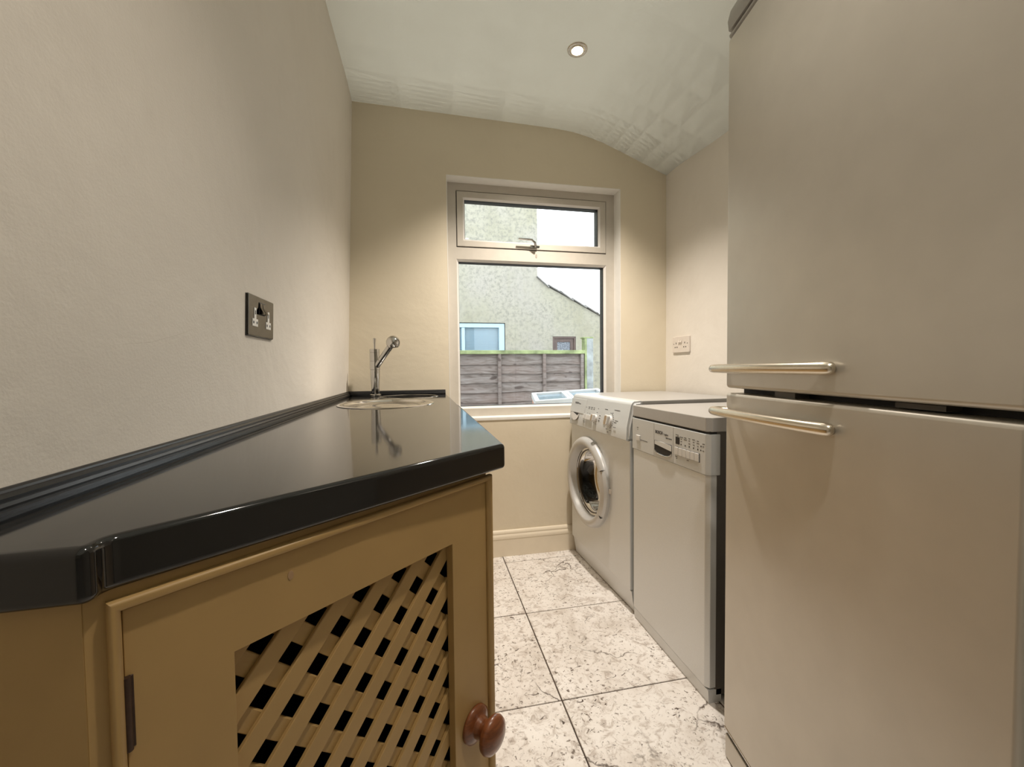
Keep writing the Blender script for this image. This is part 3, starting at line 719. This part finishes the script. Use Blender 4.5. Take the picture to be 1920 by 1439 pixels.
# drum
bm = bmesh.new(); lathe(bm, [(0.182,-0.001),(0.182,-0.02),(0.195,-0.06),(0.20,-0.10),(0.20,-0.30),(0,-0.30)], 40, PM)
drm = obj('drum', bm, 'drum', wm, 60)
# cut the body front so the drum can be seen
bmB = bmesh.new()
for q in ((0.002,WW-0.002,WD-0.02,WD,0.03,0.84),(0.002,0.014,0.02,WD,0.03,0.84),(WW-0.014,WW-0.002,0.02,WD,0.03,0.84),(0.002,WW-0.002,0.02,WD,0.03,0.05),(0.002,WW-0.002,0.02,WD,0.82,0.84)): box(bmB, *q, 0.002, 1)
body.data.clear_geometry(); bmesh.ops.recalc_face_normals(bmB, faces=bmB.faces[:]); bmB.to_mesh(body.data); bmB.free()

# ------------------------------------------------------------------ slim dishwasher
dw = tag(empty('dishwasher', (0.797,1.506,0), R(-90)), 'slim silver dishwasher between the washing machine and the fridge freezer', 'dishwasher')
DWW, DWD = 0.453, 0.545
BX('body', 'side', dw, 0.003, DWW-0.003, 0.030, DWD, 0.02, 0.812, 0.003)
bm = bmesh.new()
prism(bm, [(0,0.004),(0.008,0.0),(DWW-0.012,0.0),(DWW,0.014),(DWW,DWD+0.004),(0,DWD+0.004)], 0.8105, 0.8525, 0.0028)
obj('top_panel', bm, 'silverdim', dw)
bm = bmesh.new(); prism(bm, [(0.004,0.008),(DWW-0.004,0.008),(DWW-0.004,0.10),(0.004,0.10)], 0.800, 0.8115); obj('top_gap', bm, 'void', dw)
bm = bmesh.new()
prism(bm, [(-0.001,0.003),(0.004,-0.001),(DWW-0.012,-0.001),(DWW,0.009),(DWW,0.040),(-0.001,0.040)], 0.683, 0.8035, 0.0020)
cpd = obj('control_panel', bm, 'silver2', dw)
bm = bmesh.new()
prism(bm, [(0.003,0.006),(0.007,0.002),(DWW-0.016,0.002),(DWW-0.004,0.012),(DWW-0.004,0.045),(0.003,0.045)], 0.044, 0.682, 0.0020)
obj('door_panel', bm, 'silver', dw)
bm = bmesh.new()
pr = [(0.006,0.0395),(0.008,0.0),(0.05,0.0),(0.05,0.0395)]
a = [bm.verts.new((0.003,p[0],p[1])) for p in pr]; c = [bm.verts.new((DWW-0.003,p[0],p[1])) for p in pr]
bm.faces.new(a); bm.faces.new(c[::-1])
for k in range(4): bm.faces.new((a[k],a[(k+1)%4],c[(k+1)%4],c[k]))
obj('plinth', bm, 'silver', dw)
YP = -0.001
for x in (0.162, 0.2805): BX('panel_groove', 'side', cpd, x-0.0005, x+0.0005, YP-0.0002, YP+0.002, 0.6845, 0.8015)
BX('power_button', 'silverl', cpd, 0.037, 0.066, YP-0.004, YP+0.002, 0.7205, 0.7405, 0.0012)
sm = [(0.1665,0.7415),(0.1665,0.7115)]+[(0.219-0.0525*math.cos(math.pi*k/12),0.7115-0.0155*math.sin(math.pi*k/12)) for k in range(1,12)]+[(0.2715,0.7115),(0.2715,0.7405)]
rec = S2('grip_recess', 'void', cpd, sm, [], 0.0006, 0.0, front(YP-0.0004))
S2('grip_flap', 'silver', rec, [(0.1705,0.7405),(0.1705,0.7285),(0.2715,0.7195),(0.2715,0.7385),(0.219,0.7415)], [], 0.0008, 0.0, front(YP-0.0012))
lo = [(0.219-0.0525*math.cos(math.pi*k/16),0.7115-0.0155*math.sin(math.pi*k/16)) for k in range(17)]
bm = bmesh.new(); tube(bm, [(x,YP-0.002,z) for x,z in lo], [0.0006]+[0.0012+0.0013*math.sin(math.pi*k/16) for k in range(1,16)]+[0.0006], 10); obj('grip_lip', bm, 'chrome', rec)
BX('display', 'void', cpd, 0.2940, 0.3150, YP-0.0010, YP+0.001, 0.7505, 0.7740, 0.0004, 1)
for k in range(6): BX('programme_button', 'silverl', cpd, 0.2915+k*0.0207, 0.3104+k*0.0207, YP-0.0035, YP+0.001, 0.7155, 0.7405, 0.0010)
BX('button_well', 'void', cpd, 0.2905, 0.4160, YP-0.0006, YP+0.001, 0.7145, 0.7415)
for (x,z) in ((0.3235,0.7525),(0.3450,0.7525),(0.3655,0.7525),(0.3865,0.7525),(0.4070,0.7522),(0.4215,0.7645),(0.4205,0.7523)):
    bm = bmesh.new(); lathe(bm, [(0,0.0006),(0.0024,0.0006),(0.0024,-0.0006),(0,-0.0006)], 12, Matrix.Translation((x,YP,z)) @ YM); obj('indicator_lamp', bm, 'void', cpd)
tp = empty('panel_print'); tp.parent = cpd
text('printed_name', 'BOSCH', 0.0155, 'print', tp, 0.1715, 0.7725, YP-0.0004, 'LEFT', 0.92, 0.0005)
text('printed_name', 'Logixx', 0.0105, 'print', tp, 0.2235, 0.7710, YP-0.0004)
text('printed_name', 'aqua-sensor', 0.0075, 'print', tp, 0.2365, 0.7605, YP-0.0004)
bm = bmesh.new()
def dash2(x, z, w, h=0.0024): box(bm, x-w/2, x+w/2, YP-0.0005, YP+0.0004, z-h/2, z+h/2)
for (x,z,w) in ((0.046,0.7705,0.010),(0.046,0.7625,0.005),(0.088,0.7255,0.058),(0.302,0.7805,0.016),(0.306,0.7765,0.007),(0.3245,0.776,0.017),(0.3245,0.770,0.008),(0.3245,0.762,0.007),(0.345,0.777,0.011),(0.345,0.771,0.016),(0.3655,0.778,0.008),(0.3655,0.771,0.007),(0.3655,0.762,0.008),(0.3865,0.778,0.012),(0.3865,0.7705,0.007),(0.3865,0.762,0.008),
                (0.407,0.777,0.009),(0.407,0.770,0.012),(0.407,0.761,0.006),(0.433,0.773,0.010),(0.4315,0.765,0.007),(0.4315,0.7525,0.007),(0.298,0.7090,0.012),(0.300,0.7030,0.005),(0.358,0.7085,0.010)): dash2(x,z,w,0.0018)
tag(obj('printed_marks', bm, 'print', tp), kind='stuff')

# ------------------------------------------------------------------ fridge freezer
FA = math.atan2(-0.984, -0.181)
fr = tag(empty('fridge_freezer', (0.733,0.906,0), FA), 'tall silver fridge freezer with two doors and satin bar handles', 'fridge freezer')
FW, FD = 0.60, 0.56
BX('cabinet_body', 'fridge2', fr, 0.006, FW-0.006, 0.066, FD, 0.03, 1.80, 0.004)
BX('gasket_strip', 'void', fr, 0.014, FW-0.014, 0.050, 0.070, 0.085, 1.788)
def fdoor(name, z0, z1, hz):
    d = BX(name, 'fridge', fr, 0.0, FW, 0.0, 0.054, z0, z1, 0.008, 4)
    bm = bmesh.new()
    # bar lifts off the door at its inner end, runs parallel, and turns back at the door edge
    pts = [(0.3475,-0.006),(0.346,-0.0068),(0.342,-0.0080),(0.330,-0.0100),(0.300,-0.0165),(0.260,-0.023),(0.200,-0.030),(0.130,-0.0345),(0.060,-0.0365),(0.022,-0.0365),(0.006,-0.0345),(-0.003,-0.028),(-0.005,-0.018),(-0.002,-0.006),(0.004,0.004)]
    tube(bm, [(x,y,hz) for x,y in pts], [0.003,0.0075,0.0105,0.0118,0.0115,0.0112,0.0110,0.0108,0.0106,0.0104,0.0102,0.0100,0.0098,0.0096,0.0096], 20)
    obj('bar_handle', bm, 'handle', d, 50)
    return d
fdoor('lower_door', 0.079, 0.9355, 0.8915)
fdoor('upper_door', 0.9475, 1.7905, 0.9955)
BX('mid_rail', 'void', fr, 0.012, FW-0.012, 0.040, 0.07, 0.93, 0.953)
BX('middle_hinge', 'side', fr, 0.17, 0.23, 0.012, 0.05, 0.9358, 0.9470)
BX('lamp_rating_strip', 'side', fr, 0.43, 0.50, 0.018, 0.05, 0.938, 0.9455)
bm = bmesh.new()
pr = [(0.010,1.7950),(0.004,1.7990),(0.0035,1.8040),(0.0060,1.8065),(0.012,1.8065),(0.012,1.8110),(0.002,1.8125),(-0.001,1.835),(0.006,1.862),(0.030,1.872),(FD,1.872),(FD,1.795)]
a = [bm.verts.new((0.0,p[0],p[1])) for p in pr]; c = [bm.verts.new((FW,p[0],p[1])) for p in pr]
bm.faces.new(a); bm.faces.new(c[::-1])
for k in range(len(pr)): bm.faces.new((a[k],a[(k+1)%len(pr)],c[(k+1)%len(pr)],c[k]))
obj('top_cap', bm, 'fridge2', fr)
BX('toe_plate', 'fridge', fr, 0.004, FW-0.004, 0.0035, 0.06, 0.004, 0.0625, 0.002)
BX('toe_gap', 'void', fr, 0.008, FW-0.008, 0.010, 0.07, 0.058, 0.082)
BX('lower_hinge_strip', 'chrome', fr, 0.0, FW, 0.0025, 0.05, 0.0735, 0.0783, 0.0008, 1)

# ------------------------------------------------------------------ recessed downlights
def downlight(x, y, label, tilt=(0,0), size=1.0):
    z = cz(x, y)
    nx = (cz(x+0.01,y)-cz(x-0.01,y))/0.02
    t = tag(empty('recessed_downlight', (x,y,z)), label, 'downlight', 'recessed ceiling downlights')
    t.rotation_euler = (0, -math.atan(nx), 0)
    bm = bmesh.new(); lathe(bm, [(0.0405,0.001),(0.0405,-0.002),(0.0385,-0.0042),(0.034,-0.0048),(0.0285,-0.0040),(0.0265,-0.001),(0.0265,0.001)], 40); obj('bezel', bm, 'handle', t)
    bm = bmesh.new(); lathe(bm, [(0.027,-0.0022),(0.025,-0.0055),(0.0235,-0.0062),(0.0235,-0.0020)], 32); obj('gimbal_ring', bm, 'handle', t)
    bm = bmesh.new(); lathe(bm, [(0.0236,-0.0040),(0.016,-0.0058),(0,-0.0066)], 28); obj('lamp_face', bm, 'glow', t)
    ld = bpy.data.lights.new('downlight_lamp', 'SPOT'); ld.energy = LAMP_W*size; ld.color = LAMP_COL
    ld.spot_size = R(110); ld.spot_blend = 0.95; ld.shadow_soft_size = 0.032
    lo_ = bpy.data.objects.new('lamp_beam', ld); COL.objects.link(lo_); lo_.parent = t; lo_.location = (0,0,-0.030)
    lo_.rotation_euler = (tilt[0], tilt[1], 0)
    return t
downlight(0.625, 1.635, 'lit recessed downlight with a steel bezel in the ceiling before the window', (R(7),R(1)))
downlight(0.42, 0.375, 'lit recessed downlight in the ceiling beside the top of the fridge freezer', (0,R(2)), 0.32)

# ------------------------------------------------------------------ outside
GZ = -0.55
tag(BX('ground', 'paving', None, -8, 12, YB+0.21, 14, GZ-0.2, GZ), kind='structure')
# fence panel
FYF = 5.20
fence = tag(empty('garden_fence', (0,FYF,GZ)), 'weathered overlapping timber fence panel with a mossy capping rail', 'fence')
BZ = [1.175,1.053,0.944,0.831,0.710,0.585,0.47,0.355,0.24,0.125,0.01,-0.105,-0.22,-0.335,-0.45,-0.545]
FX0, FX1 = -1.45, 2.035
for i in range(len(BZ)-1):
    zt, zb = BZ[i]+0.02, BZ[i+1]
    bm = bmesh.new(); n = 44; ph = random.uniform(0,6); rows = []
    for k in range(n+1):
        x = FX0+(FX1-FX0)*k/n
        w = 0.006*math.sin(2.1*x+ph)+0.004*math.sin(5.7*x+2*ph)+0.0025*math.sin(13*x+ph*3)
        rows.append([bm.verts.new((x,y_,z_-GZ)) for y_, z_ in ((-0.030,zb+w),(-0.006,zt),(0.006,zt),(-0.018,zb+w))])
    for a, c in zip(rows, rows[1:]):
        for j in range(4): q = (j+1)%4; bm.faces.new((a[j],a[q],c[q],c[j]))
    bm.faces.new(rows[0]); bm.faces.new(rows[-1][::-1])
    obj('lap_board', bm, 'fence', fence, 30)
for x in (-1.435,-0.849,-0.262,0.325,0.912,1.499,2.014):
    w = 0.021
    BX('batten', 'fence', fence, x-w, x+w, -0.060, -0.022, 0.0, 1.192-GZ, 0.003, 1)
BX('capping_rail', 'moss', fence, FX0, 2.045, -0.068, 0.03, 1.190-GZ, 1.237-GZ, 0.004, 1)
post = tag(empty('fence_post', (2.105,FYF,GZ)), 'pale concrete fence post with a mossy cap beside the timber fence', 'post')
BX('post_shaft', 'concrete', post, -0.054, 0.060, -0.06, 0.06, 0, 1.400-GZ, 0.006, 1)
BX('post_cap', 'moss', post, -0.075, 0.062, -0.065, 0.065, 1.392-GZ, 1.410-GZ, 0.003, 1)
BX('moss_edge', 'moss', post, -0.0585, -0.030, -0.0625, 0.05, 0.0, 1.393-GZ, 0.002, 1)
# neighbouring house
HY = 7.60
house = tag(empty('neighbour_house', (0,HY,GZ)), 'tall rendered house with lichen stains and a lower sloping wing beyond the fence', 'house')
def hz(z): return z-GZ
gable = [(-6,0),(7.0,0),(7.0,hz(0.06)),(3.39,hz(1.985)),(2.55,hz(2.42)),(2.30,hz(2.54)),(2.092,hz(2.70)),(2.092,hz(7.0)),(-6,hz(7.0))]
WHX0, WHX1, WHZ0, WHZ1 = 0.05, 1.462, 0.75, 1.858
DHX0, DHX1, DHZ1 = 2.378, 2.845, 1.612
S2('gable_wall', 'render', house, gable, [rect(WHX0,WHX1,hz(WHZ0),hz(WHZ1)), rect(DHX0,DHX1,0.02,hz(DHZ1))], 0.125, 0.0, front(0.125))
BX('flank_wall', 'render', house, 1.85, 2.092, 0.25, 5.0, 0, hz(7.0))
bm = bmesh.new()
pts = [(2.092,2.67),(3.39,1.955),(7.0,0.03)]
for y0, y1 in ((0.02,5.0),):
    for (xa,za),(xb,zb) in zip(pts, pts[1:]):
        v = [bm.verts.new(p) for p in ((xa,y0,hz(za)),(xb,y0,hz(zb)),(xb,y1,hz(zb)),(xa,y1,hz(za)),(xa,y0,hz(za)-0.05),(xb,y0,hz(zb)-0.05),(xb,y1,hz(zb)-0.05),(xa,y1,hz(za)-0.05))]
        for f in ((0,1,2,3),(7,6,5,4),(0,4,5,1),(1,5,6,2),(2,6,7,3),(3,7,4,0)): bm.faces.new([v[i] for i in f])
obj('wing_roof', bm, 'slate', house)
vt = [(2.075,2.735,2.31,2.535),(2.29,2.585,2.57,2.435),(2.52,2.475,2.79,2.30),(2.76,2.345,3.06,2.17),(3.02,2.215,3.30,2.055),(3.26,2.075,3.60,1.885),(3.56,1.92,3.9,1.72)]
for xa, za, xb, zb in vt:
    L_ = math.hypot(xb-xa, zb-za); bm = bmesh.new(); box(bm, 0, L_, -0.045, 0.35, -0.011, 0.007)
    o = obj('verge_tile', bm, 'slate', house); o.location = (xa,0,hz(za)); o.rotation_euler = (0,math.atan2(za-zb,xb-xa),0)
hw_ = empty('house_window', (0,0,0)); hw_.parent = house
ring('window_frame', 'bluewhite', hw_, (WHX0,WHX1-0.012,hz(WHZ0),hz(WHZ1)-0.012), [(WHX0+0.10,1.345,hz(WHZ0)+0.1,hz(1.768))], 0.02, 0.10, 0.008)
BX('window_mullion', 'bluewhite', hw_, 0.655, 0.715, 0.035, 0.09, hz(WHZ0)+0.05, hz(1.775), 0.006, 1)
bm = bmesh.new()
for k in range(38):
    z = hz(0.86)+k*0.0245
    if z > hz(1.765): break
    v = [bm.verts.new(p) for p in ((WHX0+0.08,0.125,z),(1.36,0.125,z),(1.36,0.112,z+0.021),(WHX0+0.08,0.112,z+0.021))]; bm.faces.new(v)
bl = obj('slatted_blind', bm, 'blind', hw_)
BX('pane', 'glass', hw_, WHX0+0.09, 1.355, 0.075, 0.08, hz(WHZ0)+0.09, hz(1.775))
BX('blind_backing', 'blind', hw_, WHX0+0.06, 1.38, 0.17, 0.20, hz(WHZ0)+0.06, hz(1.80))
hdr = empty('house_door', (0,0,0)); hdr.parent = house
ring('door_frame', 'brown', hdr, (DHX0,DHX1,0.02,hz(DHZ1)), [(DHX0+0.035,DHX1-0.035,0.03,hz(DHZ1)-0.035)], 0.01, 0.09, 0.004)
ring('door_leaf', 'brown', hdr, (DHX0+0.03,DHX1-0.03,0.025,hz(DHZ1)-0.03), [(2.480,2.742,hz(0.9),hz(1.510))], 0.035, 0.075, 0.004)
BX('pane', 'obscure', hdr, 2.470, 2.752, 0.050, 0.056, hz(0.89), hz(1.520))
# cold frame with a white glazed lid
cf = tag(empty('cold_frame', (0,0,GZ)), 'white framed glazed lid lying tilted in front of the timber fence', 'cold frame')
CFA, CFB = (0.905,3.52,0.778), (0.800,3.00,0.745)
def lidp(u, v, off=0.0):                             # u along x 0..1.05 m, v 0 near .. 1 far
    x = CFB[0]+(CFA[0]-CFB[0])*v+u; y = CFB[1]+(CFA[1]-CFB[1])*v; z = CFB[2]+(CFA[2]-CFB[2])*v + u*0.045 + off
    return (x, y, z-GZ)
def lidbar(name, u0, u1, v0, v1, mat='coldwood', h0=-0.03, h1=0.012):
    bm = bmesh.new(); v = [bm.verts.new(lidp(u,w,o_)) for o_ in (h0,h1) for (u,w) in ((u0,v0),(u1,v0),(u1,v1),(u0,v1))]
    for f in ((3,2,1,0),(4,5,6,7),(0,1,5,4),(1,2,6,5),(2,3,7,6),(3,0,4,7)): bm.faces.new([v[i] for i in f])
    return obj(name, bm, mat, cf)
UW = 0.62
for u0, u1 in ((0.0,0.036),(0.262,0.292),(0.296,0.326),(UW-0.036,UW)): lidbar('lid_stile', u0, u1, 0, 1)
for u0, u1 in ((0.036,0.262),(0.326,UW-0.036)):
    lidbar('lid_rail', u0, u1, 0.86, 1.0); lidbar('lid_rail', u0, u1, 0.0, 0.10)
    lidbar('pane', u0, u1, 0.10, 0.86, 'gglass', -0.012, -0.004)
bm = bmesh.new(); v = [bm.verts.new(p) for p in (lidp(0.005,0.02,-0.032), lidp(UW-0.005,0.02,-0.032), lidp(UW-0.005,0.98,-0.032), lidp(0.005,0.98,-0.032))]
w = [bm.verts.new((q.co.x,q.co.y,0.0)) for q in v]
bm.faces.new(v); bm.faces.new(w[::-1])
for k in range(4): bm.faces.new((v[k],v[(k+1)%4],w[(k+1)%4],w[k]))
obj('brick_base', bm, 'brick', cf)

# ------------------------------------------------------------------ keep the tree to thing > part > sub-part
def promote(child, new_parent):
    mb = child.parent.matrix_basis @ child.matrix_basis
    child.parent = new_parent; child.matrix_basis = mb
for ch in list(cpf.children): promote(ch, wm)
bpy.data.objects.remove(cpf)
def depth(o):
    d = 0
    while o.parent is not None: o = o.parent; d += 1
    return d
for _ in range(3):
    for o in list(bpy.data.objects):
        if depth(o) > 2: promote(o, o.parent.parent)
for o in list(bpy.data.objects):
    if o.type == 'EMPTY' and not o.children: bpy.data.objects.remove(o)
